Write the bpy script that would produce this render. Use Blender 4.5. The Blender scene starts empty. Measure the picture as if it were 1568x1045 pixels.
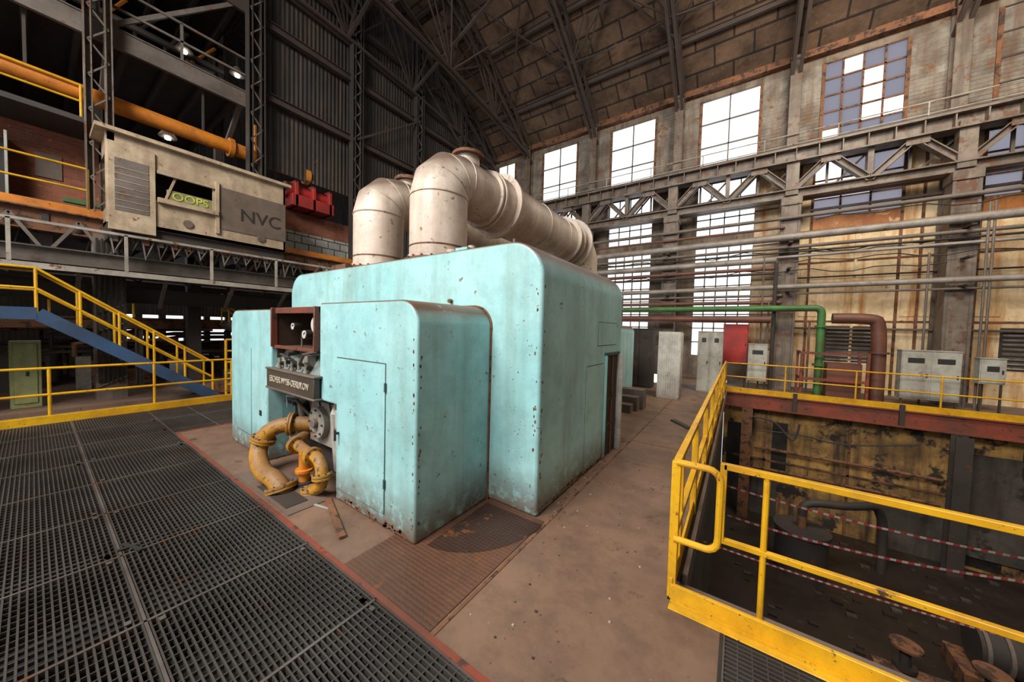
import bpy, math, random, bmesh
from mathutils import Vector, Matrix
random.seed(7)
scn=bpy.context.scene
scn.view_settings.view_transform='Standard'
# ------------------------------------------------------------------ materials
def paint(name, base, var=None, rust=(.16,.06,.02), ra=.2, rs=5, streak=0, scol=(.13,.05,.02), dust=0, dcol=(.16,.10,.07),
          rough=.55, metal=0, bump=.15, low=0, vs=1.2, shape=None, lowz=0.0, lowh=.5, dirt=.45, dirtc=(.045,.03,.022), speck=0, speckc=(.07,.03,.015)):
    m=bpy.data.materials.new(name); m.use_nodes=True
    nt=m.node_tree; N=nt.nodes; L=nt.links
    bs=N['Principled BSDF']; bs.inputs['Roughness'].default_value=rough; bs.inputs['Metallic'].default_value=metal
    tc=N.new('ShaderNodeTexCoord')
    def noise(scale,detail=6,rg=.6,mp=None):
        n=N.new('ShaderNodeTexNoise'); n.inputs['Scale'].default_value=scale; n.inputs['Detail'].default_value=detail; n.inputs['Roughness'].default_value=rg
        if mp:
            q=N.new('ShaderNodeMapping'); q.inputs['Scale'].default_value=mp; L.new(tc.outputs['Object'],q.inputs['Vector']); L.new(q.outputs['Vector'],n.inputs['Vector'])
        else: L.new(tc.outputs['Object'],n.inputs['Vector'])
        return n.outputs['Fac']
    def rng(s,a,b,c=0,d=1):
        r=N.new('ShaderNodeMapRange'); r.inputs[1].default_value=a; r.inputs[2].default_value=b; r.inputs[3].default_value=c; r.inputs[4].default_value=d
        L.new(s,r.inputs[0]); return r.outputs[0]
    def mix(f,a,b):
        x=N.new('ShaderNodeMix'); x.data_type='RGBA'
        L.new(f,x.inputs[0])
        for s,i in ((a,6),(b,7)):
            if isinstance(s,tuple): x.inputs[i].default_value=(*s,1)
            else: L.new(s,x.inputs[i])
        return x.outputs[2]
    def mul(a,b):
        x=N.new('ShaderNodeMath'); x.operation='MULTIPLY'; L.new(a,x.inputs[0])
        if isinstance(b,(int,float)): x.inputs[1].default_value=b
        else: L.new(b,x.inputs[1])
        return x.outputs[0]
    var=var or tuple(c*.72 for c in base)
    col=mix(rng(noise(vs),.38,.62),base,var)
    nb=noise(rs,10,.72)
    if dirt: col=mix(mul(rng(noise(2.6,12,.75),.44,.68),dirt),col,dirtc)
    if streak:
        s=noise(1,6,.6,(3.5,3.5,.35)); col=mix(mul(rng(s,.47,.68),streak),col,scol)
    if ra:
        t=.70-.36*ra; col=mix(rng(nb,t,t+.04),col,rust)
    if speck:
        t=.74-.2*speck; col=mix(rng(noise(34,5,.65),t,t+.03),col,speckc)
    if low:
        sp=N.new('ShaderNodeSeparateXYZ'); L.new(tc.outputs['Object'],sp.inputs[0])
        g=rng(sp.outputs[2],lowz,lowz+lowh,1,0); col=mix(mul(mul(g,low),rng(nb,.3,.5)),col,dcol)
    if dust:
        ge=N.new('ShaderNodeNewGeometry'); sp=N.new('ShaderNodeSeparateXYZ'); L.new(ge.outputs['Normal'],sp.inputs[0])
        g=rng(sp.outputs[2],.2,.65); col=mix(mul(mul(g,rng(nb,.2,.42)),dust),col,dcol)
    L.new(col,bs.inputs['Base Color'])
    if bump:
        b=N.new('ShaderNodeBump'); b.inputs['Strength'].default_value=bump; b.inputs['Distance'].default_value=.02; L.new(nb,b.inputs['Height'])
        if shape:
            kind,sc=shape
            w=N.new('ShaderNodeTexWave'); w.inputs['Scale'].default_value=sc; w.bands_direction=kind; L.new(tc.outputs['Object'],w.inputs['Vector'])
            b2=N.new('ShaderNodeBump'); b2.inputs['Strength'].default_value=.8; b2.inputs['Distance'].default_value=.04
            L.new(w.outputs['Fac'],b2.inputs['Height']); L.new(b.outputs[0],b2.inputs['Normal']); L.new(b2.outputs[0],bs.inputs['Normal'])
        else: L.new(b.outputs[0],bs.inputs['Normal'])
    return m
def brickmat(name,c1,c2,mo,scale,bw,rh,ms,axes,var=.5,rust=0):
    m=bpy.data.materials.new(name); m.use_nodes=True; nt=m.node_tree;N=nt.nodes;L=nt.links; bs=N['Principled BSDF']; bs.inputs['Roughness'].default_value=.9
    tc=N.new('ShaderNodeTexCoord'); sp=N.new('ShaderNodeSeparateXYZ'); cb=N.new('ShaderNodeCombineXYZ'); L.new(tc.outputs['Object'],sp.inputs[0])
    L.new(sp.outputs[axes[0]],cb.inputs[0]); L.new(sp.outputs[axes[1]],cb.inputs[1])
    b=N.new('ShaderNodeTexBrick'); L.new(cb.outputs[0],b.inputs['Vector']); b.inputs['Color1'].default_value=(*c1,1); b.inputs['Color2'].default_value=(*c2,1); b.inputs['Mortar'].default_value=(*mo,1)
    b.inputs['Scale'].default_value=scale; b.inputs['Brick Width'].default_value=bw; b.inputs['Row Height'].default_value=rh; b.inputs['Mortar Size'].default_value=ms
    def nz(sc,a,bb,lo,hi):
        n=N.new('ShaderNodeTexNoise'); n.inputs['Scale'].default_value=sc; n.inputs['Detail'].default_value=10; n.inputs['Roughness'].default_value=.75; L.new(tc.outputs['Object'],n.inputs['Vector'])
        r=N.new('ShaderNodeMapRange'); r.inputs[1].default_value=a; r.inputs[2].default_value=bb; r.inputs[3].default_value=lo; r.inputs[4].default_value=hi; L.new(n.outputs['Fac'],r.inputs[0]); return r.outputs[0]
    x=N.new('ShaderNodeMix'); x.data_type='RGBA'; x.blend_type='MULTIPLY'; x.inputs[0].default_value=1; L.new(b.outputs['Color'],x.inputs[6]); L.new(nz(.9,.35,.65,1-var,1.2),x.inputs[7])
    y=N.new('ShaderNodeMix'); y.data_type='RGBA'; L.new(nz(5,.6,.66,0,.6),y.inputs[0]); L.new(x.outputs[2],y.inputs[6]); y.inputs[7].default_value=(c1[0]*1.7,c1[1]*1.9,c1[2]*2.2,1)
    L.new(y.outputs[2],bs.inputs['Base Color'])
    bp=N.new('ShaderNodeBump'); bp.inputs['Strength'].default_value=.5; bp.inputs['Distance'].default_value=.03; bp.invert=True; L.new(b.outputs['Fac'],bp.inputs['Height']); L.new(bp.outputs[0],bs.inputs['Normal'])
    return m
def checker_plate(name,c):
    m=paint(name,c,tuple(v*.6 for v in c),ra=.3,rs=3,bump=.1,rough=.5)
    nt=m.node_tree;N=nt.nodes;L=nt.links;bs=N['Principled BSDF']; tc=N.new('ShaderNodeTexCoord')
    v=N.new('ShaderNodeTexVoronoi'); v.inputs['Scale'].default_value=26; v.inputs['Randomness'].default_value=.15; L.new(tc.outputs['Object'],v.inputs['Vector'])
    b=N.new('ShaderNodeBump'); b.inputs['Strength'].default_value=.9; b.inputs['Distance'].default_value=.01; b.invert=True; L.new(v.outputs['Distance'],b.inputs['Height']); L.new(b.outputs[0],bs.inputs['Normal'])
    return m
def glassy(name,c,tr):
    m=bpy.data.materials.new(name); m.use_nodes=True; nt=m.node_tree;N=nt.nodes;L=nt.links
    for n in list(N): N.remove(n)
    o=N.new('ShaderNodeOutputMaterial'); t=N.new('ShaderNodeBsdfTranslucent'); d=N.new('ShaderNodeBsdfTransparent'); mx=N.new('ShaderNodeMixShader')
    tc=N.new('ShaderNodeTexCoord'); n=N.new('ShaderNodeTexNoise'); n.inputs['Scale'].default_value=1.5; L.new(tc.outputs['Object'],n.inputs[0])
    r=N.new('ShaderNodeMapRange'); r.inputs[1].default_value=.4;r.inputs[2].default_value=.6;r.inputs[3].default_value=tr*.3;r.inputs[4].default_value=tr*1.5; L.new(n.outputs['Fac'],r.inputs[0]); L.new(r.outputs[0],mx.inputs[0])
    t.inputs[0].default_value=(*c,1); d.inputs[0].default_value=(c[0],c[1],c[2],1)
    L.new(t.outputs[0],mx.inputs[1]); L.new(d.outputs[0],mx.inputs[2]); L.new(mx.outputs[0],o.inputs[0]); return m
def emis(name,c,s):
    m=bpy.data.materials.new(name); m.use_nodes=True; bs=m.node_tree.nodes['Principled BSDF']; bs.inputs['Emission Color'].default_value=(*c,1); bs.inputs['Emission Strength'].default_value=s; return m

M={}
M['cyan']=paint('cyan_paint',(.33,.635,.65),(.41,.70,.71),rust=(.17,.085,.04),ra=.19,rs=8,dust=1.0,dcol=(.13,.075,.045),low=1.0,lowh=.5,rough=.42,bump=.14,streak=.38,scol=(.19,.26,.20),dirt=.38,dirtc=(.15,.24,.21),speck=.3)
M['cyan_dk']=paint('cyan_seam',(.05,.12,.12),ra=.3)
M['tan']=paint('tan_pipe_paint',(.60,.49,.40),(.70,.59,.49),ra=.26,rs=9,dust=.9,dcol=(.10,.062,.04),streak=.45,scol=(.27,.18,.12),rough=.45,bump=.12,dirt=.3,speck=.3)
M['rust']=paint('rusty_steel',(.16,.065,.03),(.22,.09,.04),ra=.5,rust=(.05,.025,.015),rough=.8)
M['redbeam']=paint('red_oxide_beam',(.26,.05,.025),(.15,.045,.025),ra=.35,rust=(.06,.03,.02),rough=.65)
M['yellow']=paint('yellow_paint',(.80,.44,.010),(.64,.31,.010),ra=.25,rs=10,rust=(.10,.045,.02),rough=.4,bump=.06,dirt=.38,speck=.4)
M['orange']=paint('orange_pipe_paint',(.68,.22,.012),(.50,.16,.015),ra=.25,rust=(.12,.05,.02))
M['ypipe']=paint('ochre_pipe_paint',(.58,.27,.015),(.38,.18,.025),ra=.36,rs=12,rust=(.06,.04,.028),dust=.6,speck=.6)
M['conc']=paint('brown_floor',(.225,.13,.085),(.15,.088,.058),rust=(.08,.046,.03),ra=.28,rs=2.2,rough=.6,bump=.25,vs=.7,dirt=.55,speck=.3,speckc=(.30,.21,.15))
M['plate']=checker_plate('checker_plate',(.15,.065,.036))
M['plate_dk']=checker_plate('checker_plate_oily',(.05,.022,.015))
M['grate']=paint('galvanised_grating',(.085,.074,.068),(.055,.046,.042),ra=.25,rs=2,rust=(.10,.05,.03),rough=.4,metal=.3,bump=0,dirt=0)
M['grate_frame']=paint('grating_frame',(.16,.135,.12),(.09,.07,.06),ra=.36,rs=3,rust=(.17,.07,.03),rough=.45,metal=.3,bump=0,dirt=.2)
M['steel']=paint('grey_steel',(.17,.14,.12),(.11,.088,.072),ra=.3,rs=3,rust=(.13,.055,.028),rough=.6,dust=.5)
M['steel_dk']=paint('dark_steel',(.032,.026,.023),(.048,.037,.031),ra=.3,rs=3,rust=(.085,.038,.02),rough=.7)
M['truss']=paint('truss_steel',(.042,.029,.024),(.066,.042,.033),ra=.2,rust=(.10,.042,.025),rough=.75,bump=0)
M['colpaint']=paint('column_paint',(.21,.165,.13),(.13,.10,.078),ra=.42,rs=3,rust=(.12,.052,.026),streak=.75,scol=(.06,.04,.028))
M['wall']=paint('tan_wall_panel',(.82,.64,.40),(.68,.49,.28),ra=.24,rs=2.5,rust=(.40,.14,.02),streak=.95,scol=(.42,.17,.03),rough=.7,vs=.9,dirt=.5,dirtc=(.2,.1,.04))
M['wallgrey']=paint('grey_wall_panel',(.25,.20,.15),(.16,.12,.088),ra=.33,rs=3,rust=(.12,.06,.035),streak=.85,scol=(.075,.05,.034),rough=.8)
M['louvre']=paint('louvre_slats',(.32,.285,.24),(.15,.125,.10),ra=.33,rs=3,rust=(.18,.08,.035),rough=.7,shape=('Z',2.4),streak=.6)
M['rustwall']=paint('rust_wall_panel',(.50,.18,.04),(.34,.10,.025),ra=.35,rs=3,rust=(.60,.40,.20),streak=.5)
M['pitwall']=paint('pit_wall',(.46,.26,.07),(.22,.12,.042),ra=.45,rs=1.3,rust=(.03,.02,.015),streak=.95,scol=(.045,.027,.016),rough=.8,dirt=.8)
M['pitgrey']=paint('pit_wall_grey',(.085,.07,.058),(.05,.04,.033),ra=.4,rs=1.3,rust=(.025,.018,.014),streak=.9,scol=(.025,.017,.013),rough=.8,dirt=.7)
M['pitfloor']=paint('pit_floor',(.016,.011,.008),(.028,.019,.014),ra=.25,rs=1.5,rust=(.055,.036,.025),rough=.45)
M['dark']=paint('painted_interior_shade',(.010,.008,.007),ra=.1)  # near-black: shade of openings and interiors put into the colour
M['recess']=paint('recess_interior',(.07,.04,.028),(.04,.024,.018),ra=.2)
M['clad']=paint('dark_cladding',(.040,.033,.029),(.024,.019,.016),ra=.2,rs=2,streak=.6,scol=(.09,.062,.042),shape=('Y',2.2),rough=.8)
M['cabin']=paint('beige_cabin_paint',(.52,.40,.27),(.40,.30,.195),ra=.24,rs=4,dust=.9,dcol=(.12,.07,.045),streak=.4,scol=(.20,.12,.07),speck=.4)
M['cabind']=paint('brown_cabin_door',(.18,.13,.10),(.14,.10,.075),ra=.2)
M['white']=paint('white_enamel',(.64,.61,.55),(.50,.47,.41),ra=.16,low=.5)
M['whiterail']=paint('pale_rail_paint',(.42,.38,.32),(.29,.25,.20),ra=.33)
M['lgrey']=paint('light_grey_cabinet',(.46,.45,.40),(.36,.35,.30),ra=.18,streak=.4)
M['green']=paint('green_pipe_paint',(.06,.20,.045),(.045,.13,.035),ra=.3,rs=6)
M['palegreen']=paint('pale_green_cabinet',(.30,.33,.14),(.23,.25,.11),ra=.2,streak=.3)
M['brownpipe']=paint('brown_pipe_paint',(.17,.06,.038),(.11,.04,.027),ra=.25)
M['red']=paint('red_enamel',(.45,.025,.02),(.30,.02,.015),ra=.15)
M['blue']=paint('blue_stringer',(.035,.085,.18),(.025,.055,.11),ra=.2)
M['pipegrey']=paint('silver_pipe_paint',(.34,.31,.28),(.23,.20,.17),ra=.25,rs=6,dust=.6)
M['engine']=paint('grey_machine_casting',(.33,.31,.27),(.20,.175,.14),ra=.38,rs=9)
M['roof']=brickmat('roof_panels',(.145,.085,.050),(.098,.057,.035),(.022,.013,.009),1.0,1.3,.62,.035,(0,1),.65)
M['brick']=brickmat('red_brick',(.34,.085,.035),(.24,.06,.028),(.17,.12,.09),1.0,.24,.08,.012,(1,2),.4)
M['tile']=brickmat('white_tiles',(.46,.46,.42),(.38,.38,.34),(.08,.065,.055),1.0,.5,.3,.02,(1,2),.4)
M['bluepane']=glassy('dirty_glass',(.40,.395,.43),.4)
M['whitepane']=glassy('wired_glass',(.93,.91,.88),.5)
M['black']=paint('black_rubber',(.02,.02,.02),ra=0)
M['dial']=paint('gauge_dial',(.75,.74,.68),ra=0,bump=0)
M['tape_r']=paint('tape_red',(.42,.04,.04),ra=0,bump=0); M['tape_w']=paint('tape_white',(.5,.40,.36),ra=0,bump=0)
M['sign']=paint('sign_plate',(.05,.035,.028),(.08,.06,.04),ra=.1); M['letters']=paint('sign_letters',(.62,.55,.42),ra=0,bump=0,dirt=.2)
M['graf']=paint('graffiti_ink',(.03,.025,.02),ra=0,bump=0); M['grafy']=paint('graffiti_yellow',(.7,.65,.1),ra=0,bump=0)
M['bulb']=emis('lamp_bulb',(1,.95,.85),18)

# ------------------------------------------------------------------ mesh builder
class MB:
    def __init__(s,name,parent=None): s.n=name; s.v=[]; s.f=[]; s.m=[]; s.mats=[]; s.parent=parent
    def mi(s,k):
        if k not in s.mats: s.mats.append(k)
        return s.mats.index(k)
    def add(s,vs,fs,k):
        o=len(s.v); s.v+= [tuple(v) for v in vs]; i=s.mi(k)
        for f in fs: s.f.append([a+o for a in f]); s.m.append(i)
    def poly(s,p,k): s.add(p,[list(range(len(p)))],k)
    def box(s,x0,y0,z0,x1,y1,z1,k):
        x0,x1=sorted((x0,x1));y0,y1=sorted((y0,y1));z0,z1=sorted((z0,z1))
        s.add([(x0,y0,z0),(x1,y0,z0),(x1,y1,z0),(x0,y1,z0),(x0,y0,z1),(x1,y0,z1),(x1,y1,z1),(x0,y1,z1)],
              [(0,3,2,1),(4,5,6,7),(0,1,5,4),(1,2,6,5),(2,3,7,6),(3,0,4,7)],k)
    def frame(s,p,q):
        d=(Vector(q)-Vector(p)).normalized(); u=Vector((0,0,1)) if abs(d.z)<.95 else Vector((0,1,0))
        a=d.cross(u).normalized(); b=a.cross(d).normalized(); return d,a,b
    def beam(s,p,q,w,h,k):
        p=Vector(p);q=Vector(q); d,a,b=s.frame(p,q); vs=[]
        for c in (p,q):
            for i,j in ((-1,-1),(1,-1),(1,1),(-1,1)): vs.append(c+a*i*w/2+b*j*h/2)
        s.add(vs,[(0,1,2,3),(7,6,5,4),(0,4,5,1),(1,5,6,2),(2,6,7,3),(3,7,4,0)],k)
    def ib(s,p,q,w,h,k,t=.02):
        p=Vector(p);q=Vector(q); d,a,b=s.frame(p,q)
        s.beam(p+b*(h/2-t/2),q+b*(h/2-t/2),w,t,k); s.beam(p-b*(h/2-t/2),q-b*(h/2-t/2),w,t,k); s.beam(p,q,t,h-2*t,k)
    def tube(s,pts,r,k,n=14,cap=True,rs=None):
        pts=[Vector(p) for p in pts]; rings=[]; L=len(pts)
        d0=(pts[1]-pts[0]).normalized(); u=Vector((0,0,1)) if abs(d0.z)<.9 else Vector((1,0,0))
        a=d0.cross(u).normalized()
        for i,p in enumerate(pts):
            t1=t2=None
            if i==0: t=d0; k2=1
            elif i==L-1: t=(pts[i]-pts[i-1]).normalized(); k2=1
            else:
                t1=(pts[i]-pts[i-1]).normalized(); t2=(pts[i+1]-pts[i]).normalized(); t=(t1+t2).normalized(); k2=1/max(.5,t.dot(t1))
            a=(a-t*a.dot(t)).normalized(); b=t.cross(a)
            rr=rs[i] if rs else r
            bd=(t2-t1).normalized() if t1 is not None and (t2-t1).length>1e-4 else None
            ring=[]
            for j in range(n):
                an=2*math.pi*j/n; v=a*math.cos(an)*rr+b*math.sin(an)*rr
                if bd: v=v+bd*v.dot(bd)*(k2-1)
                ring.append(p+v)
            rings.append(ring)
        vs=[v for r_ in rings for v in r_]; fs=[]
        for i in range(L-1):
            for j in range(n): fs.append((i*n+j,i*n+(j+1)%n,(i+1)*n+(j+1)%n,(i+1)*n+j))
        if cap: fs.append(tuple(range(n-1,-1,-1))); fs.append(tuple((L-1)*n+j for j in range(n)))
        s.add(vs,fs,k)
    def cyl(s,p,q,r,k,n=20,r2=None): s.tube([p,q],r,k,n,True,[r,r2 if r2 else r])
    def prism(s,prof,y0,y1,k):
        n=len(prof); vs=[(x,y0,z) for x,z in prof]+[(x,y1,z) for x,z in prof]
        s.add(vs,[tuple(range(n)),tuple(range(2*n-1,n-1,-1))]+[((j+1)%n,j,j+n,(j+1)%n+n) for j in range(n)],k)
    def build(s,bevel=0,seg=2,ang=35):
        me=bpy.data.meshes.new(s.n); me.from_pydata(s.v,[],s.f)
        for k in s.mats: me.materials.append(M[k])
        me.polygons.foreach_set('material_index',s.m); me.polygons.foreach_set('use_smooth',[True]*len(s.f)); me.update()
        bm=bmesh.new(); bm.from_mesh(me); bmesh.ops.recalc_face_normals(bm,faces=bm.faces); bm.to_mesh(me); bm.free()
        try: me.set_sharp_from_angle(angle=math.radians(ang))
        except Exception: pass
        ob=bpy.data.objects.new(s.n,me); scn.collection.objects.link(ob)
        if s.parent: ob.parent=s.parent
        if bevel:
            b=ob.modifiers.new('bevel','BEVEL'); b.width=bevel; b.segments=seg; b.limit_method='ANGLE'; b.angle_limit=math.radians(50)
        return ob
def empty(name):
    e=bpy.data.objects.new(name,None); scn.collection.objects.link(e); return e
def qarc(cx_,cz_,r,a0,a1,n): return [(cx_+r*math.cos(math.radians(a0+(a1-a0)*i/n)),cz_+r*math.sin(math.radians(a0+(a1-a0)*i/n))) for i in range(n+1)]
def rr(x0,x1,z0,z1,r,n=10): return [(x0,z0),(x1,z0)]+qarc(x1-r,z1-r,r,0,90,n)+qarc(x0+r,z1-r,r,90,180,n)
def text(body,size,loc,rot,mat,parent,name,ext=.004):
    c=bpy.data.curves.new(name,'FONT'); c.body=body; c.size=size; c.extrude=ext; c.align_x='CENTER'; c.align_y='CENTER'; c.materials.append(M[mat])
    o=bpy.data.objects.new(name,c); scn.collection.objects.link(o); o.location=loc; o.rotation_euler=rot; o.parent=parent; return o
def smooth(pts,n=5):
    P=[Vector(p) for p in pts]; out=[P[0]]
    for i in range(1,len(P)-1):
        a=P[i].lerp(P[i-1],.5 if i>1 else .6); c=P[i].lerp(P[i+1],.5 if i<len(P)-2 else .6)
        for j in range(n+1):
            t=j/n; out.append(a*(1-t)**2+P[i]*2*t*(1-t)+c*t*t)
    out.append(P[-1]); r=[out[0]]
    for q in out[1:]:
        if (q-r[-1]).length>1e-3: r.append(q)
    return r

# ------------------------------------------------------------------ turbine housing
T=empty('turbine_housing')
FY=1.93; HY=2.98; HB=5.8; TOP=2.95; BT=2.24; NZ=1.08
XL=-3.72; XU=-4.10
b=MB('main_casing',T); b.prism(rr(-7.5,-1.68,0,TOP,.42),HY,HB,'cyan'); b.build(.035,3)
b=MB('front_box',T); b.prism([(XL,0),(-2.34,0)]+qarc(-2.58,BT-.24,.24,0,90,10)+[(XU,BT),(XU,NZ),(XL,NZ)],FY,HY,'cyan'); b.build(.025,3)
b=MB('front_left_module',T); b.prism([(-6.98,0),(-5.5,0),(-5.5,NZ),(-5.36,NZ),(-5.36,BT-.06)]+qarc(-6.74,BT-.30,.24,90,180,8),FY-.05,HY,'cyan'); b.build(.02,2)
b=MB('centre_fascia',T)
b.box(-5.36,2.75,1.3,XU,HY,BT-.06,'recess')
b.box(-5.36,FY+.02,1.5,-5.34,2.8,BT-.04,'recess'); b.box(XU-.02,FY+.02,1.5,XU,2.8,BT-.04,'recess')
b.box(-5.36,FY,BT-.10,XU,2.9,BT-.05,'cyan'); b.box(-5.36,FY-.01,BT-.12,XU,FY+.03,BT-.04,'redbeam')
for x in (-5.36,XU-.03): b.box(x,FY-.06,1.66,x+.03,FY+.02,BT-.04,'redbeam')
b.box(-5.34,FY-.02,1.64,XU-.02,FY+.04,1.68,'redbeam')
b.box(-5.34,FY+.05,1.64,XU-.02,2.75,1.67,'cyan')
b.add([(-5.35,FY-.02,1.36),(XU,FY-.02,1.36),(XU,FY+.16,1.66),(-5.35,FY+.16,1.66),(-5.35,2.6,1.36),(XU,2.6,1.36),(XU,2.6,1.66),(-5.35,2.6,1.66)],[(0,1,2,3),(4,7,6,5),(0,4,5,1),(1,5,6,2),(3,2,6,7),(0,3,7,4)],'cyan')
b.box(-5.40,FY-.09,1.10,XU+.06,FY-.02,1.36,'sign')
b.box(-5.42,FY-.10,1.085,XU+.08,FY+.02,1.11,'steel'); b.box(-5.42,FY-.10,1.35,XU+.08,FY+.02,1.375,'steel')
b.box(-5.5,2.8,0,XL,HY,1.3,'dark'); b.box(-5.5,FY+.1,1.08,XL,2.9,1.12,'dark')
b.build(.005,1)
t_=text('ESCHER WYSS-OERLIKON',.115,(-4.72,FY-.095,1.23),(math.pi/2,0,0),'letters',T,'maker_sign'); t_.scale=(.84,1,1)
b=MB('instruments',T)
for x,z,r in ((-4.33,1.98,.115),(-4.62,1.85,.06),(-4.95,1.95,.05)):
    b.cyl((x,2.10,z),(x,1.99,z),r,'black',24); b.cyl((x,1.992,z),(x,1.98,z),r*.86,'dial',24); b.beam((x,1.978,z),(x+r*.5,1.978,z+r*.5),.008,.012,'black'); b.cyl((x,2.1,z),(x,2.1,1.66),.012,'steel',8)
for i in range(5):
    x=-5.1+i*.19; z=1.43+.03*(i%2); b.cyl((x,2.0,z),(x,1.88,z+.02),.028,'steel_dk',10); b.cyl((x,1.89,z-.05),(x,1.89,z+.09),.022,'engine',10)
b.tube([(-4.95,1.95,1.56),(-4.93,1.84,1.58),(-4.65,1.82,1.56),(-4.6,1.9,1.48)],.018,'steel_dk',8)
b.tube([(-4.4,1.95,1.45),(-4.4,1.84,1.5),(-4.25,1.82,1.62),(-4.2,2.0,1.66)],.018,'steel',8)
b.box(-4.45,1.9,1.42,-4.33,2.0,1.6,'engine'); b.cyl((-4.8,2.0,1.62),(-4.8,1.86,1.6),.04,'steel_dk',12)
b.build()
b=MB('access_doors',T)
def fdoor(x0,x1,z0,z1,y,hx=None):
    b.box(x0-.010,y-.002,z0-.010,x1+.010,y+.01,z1+.010,'cyan_dk'); b.box(x0,y-.008,z0,x1,y+.01,z1,'cyan')
    hx=hx or x0+.05
    b.cyl((hx,y-.01,(z0+z1)/2-.1),(hx,y-.05,(z0+z1)/2-.1),.015,'black',8); b.beam((hx,y-.05,(z0+z1)/2-.18),(hx,y-.05,(z0+z1)/2-.06),.02,.02,'black')
fdoor(XL+.03,-2.80,.14,1.62,FY)
for z in (.4,1.35): b.cyl((-2.79,FY-.012,z),(-2.79,FY-.012,z+.09),.012,'cyan_dk',8)
b.box(-5.78,FY-.056,.62,-5.70,FY-.05,.70,'black')
b.box(-6.72,FY-.054,.25,-6.1,FY-.05,.26,'cyan_dk'); b.box(-6.1,FY-.054,.25,-6.09,FY-.05,1.6,'cyan_dk')
def sdoor(y0,y1,z0,z1,x):
    b.box(x-.01,y0-.010,z0-.010,x+.002,y1+.010,z1+.010,'cyan_dk'); b.box(x-.01,y0,z0,x+.007,y1,z1,'cyan')
sdoor(4.65,5.5,1.78,2.12,-1.68); sdoor(4.25,4.92,.06,1.5,-1.68)
b.box(-1.70,5.0,.02,-1.672,5.58,1.62,'dark')  # flat near-black panel on the casing, painted shade of a door opening
b.box(-1.70,4.97,0,-1.64,5.0,1.66,'cyan'); b.box(-1.70,4.96,1.62,-1.64,5.62,1.66,'cyan_dk'); b.box(-1.70,5.58,0,-1.58,5.62,1.62,'white'); b.box(-1.68,5.3,0,-1.66,5.34,1.6,'rust')
for z in (.5,.9): b.box(-1.672,5.02,z,-1.66,5.56,z+.03,'steel_dk')
b.build(.003,1)
b=MB('edge_beading',T)
b.tube([(-2.335,HY-.01,0),(-2.335,HY-.01,BT-.24)]+[(x,HY-.01,z) for x,z in qarc(-2.58,BT-.24,.25,0,90,6)]+[(-4.0,HY-.01,BT+.01)],.012,'rust',6)
rc=random.Random(3)
def chip_y(x,z,w,h,y):   # irregular paint chip on a front face
    n=7; b.poly([(x+w*math.cos(2*math.pi*i/n)*rc.uniform(.6,1),y,z+h*math.sin(2*math.pi*i/n)*rc.uniform(.6,1)) for i in range(n)],'rust')
def chip_x(y,z,w,h,x):
    n=7; b.poly([(x,y+w*math.cos(2*math.pi*i/n)*rc.uniform(.6,1),z+h*math.sin(2*math.pi*i/n)*rc.uniform(.6,1)) for i in range(n)],'rust')
for i in range(40):
    z=rc.uniform(.03,1.9); s=rc.uniform(.004,.014)
    if i%2: chip_y(-2.372-rc.uniform(0,.02),z,s,s*1.8,FY-.0015)
    else: chip_x(FY+.03+rc.uniform(0,.02),z,s,s*1.8,-2.3385)
for i in range(46):
    z=rc.uniform(.03,2.45); s=rc.uniform(.004,.016)
    if i%2: chip_y(-1.722-rc.uniform(0,.03),z,s,s*1.8,HY-.0015)
    else: chip_x(HY+.04+rc.uniform(0,.03),z,s,s*1.8,-1.6785)
for i in range(50): chip_y(rc.uniform(XL+.04,-2.4),rc.uniform(.02,.07),rc.uniform(.01,.04),rc.uniform(.006,.03),FY-.0015)
for i in range(60): chip_x(rc.uniform(3.05,4.9),rc.uniform(.02,.08),rc.uniform(.01,.05),rc.uniform(.006,.03),-1.6785)
for i in range(26): chip_y(rc.uniform(XL+.04,-2.4),rc.uniform(.2,2.0),rc.uniform(.003,.010),rc.uniform(.003,.012),FY-.0095)
for i in range(30): chip_y(rc.uniform(-2.1,-1.8),rc.uniform(.2,2.3),rc.uniform(.003,.010),rc.uniform(.003,.012),HY-.0015)
b.build()
b=MB('top_fittings',T)
b.box(-5.95,3.0,TOP-.01,-5.5,3.12,TOP+.07,'rust'); b.cyl((-2.95,3.3,TOP),(-2.95,3.3,TOP+.12),.05,'tan'); b.cyl((-3.2,3.2,TOP),(-3.2,3.2,TOP+.07),.08,'tan'); b.box(-3.05,3.1,TOP,-2.85,3.2,TOP+.06,'cyan')
b.cyl((-2.2,3.2,TOP-.05),(-2.2,3.2,TOP+.09),.02,'steel')
for x,z in ((-4.55,BT+.05),(-2.98,BT+.08)): b.cyl((x,HY,z),(x,HY-.05,z),.025,'rust',8)
b.build()
b=MB('recess_engine',T)
b.box(-5.4,2.25,.02,-3.8,2.75,.5,'steel_dk')
b.box(-4.75,2.12,.42,-4.1,2.7,.98,'engine'); b.cyl((-4.42,2.12,.72),(-4.42,2.04,.72),.20,'engine',28); b.cyl((-4.42,2.04,.72),(-4.42,1.99,.72),.06,'steel',12)
for i in range(8):
    a=i*math.pi/4; b.cyl((-4.42+.165*math.cos(a),2.04,.72+.165*math.sin(a)),(-4.42+.165*math.cos(a),2.02,.72+.165*math.sin(a)),.016,'steel_dk',6)
b.tube([(-3.98,2.1,.2),(-3.98,2.05,.9),(-4.05,2.15,1.05)],.05,'lgrey',10); b.tube([(-5.0,2.15,.5),(-5.0,2.1,.9),(-4.8,2.2,1.05)],.04,'engine',10)
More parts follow.
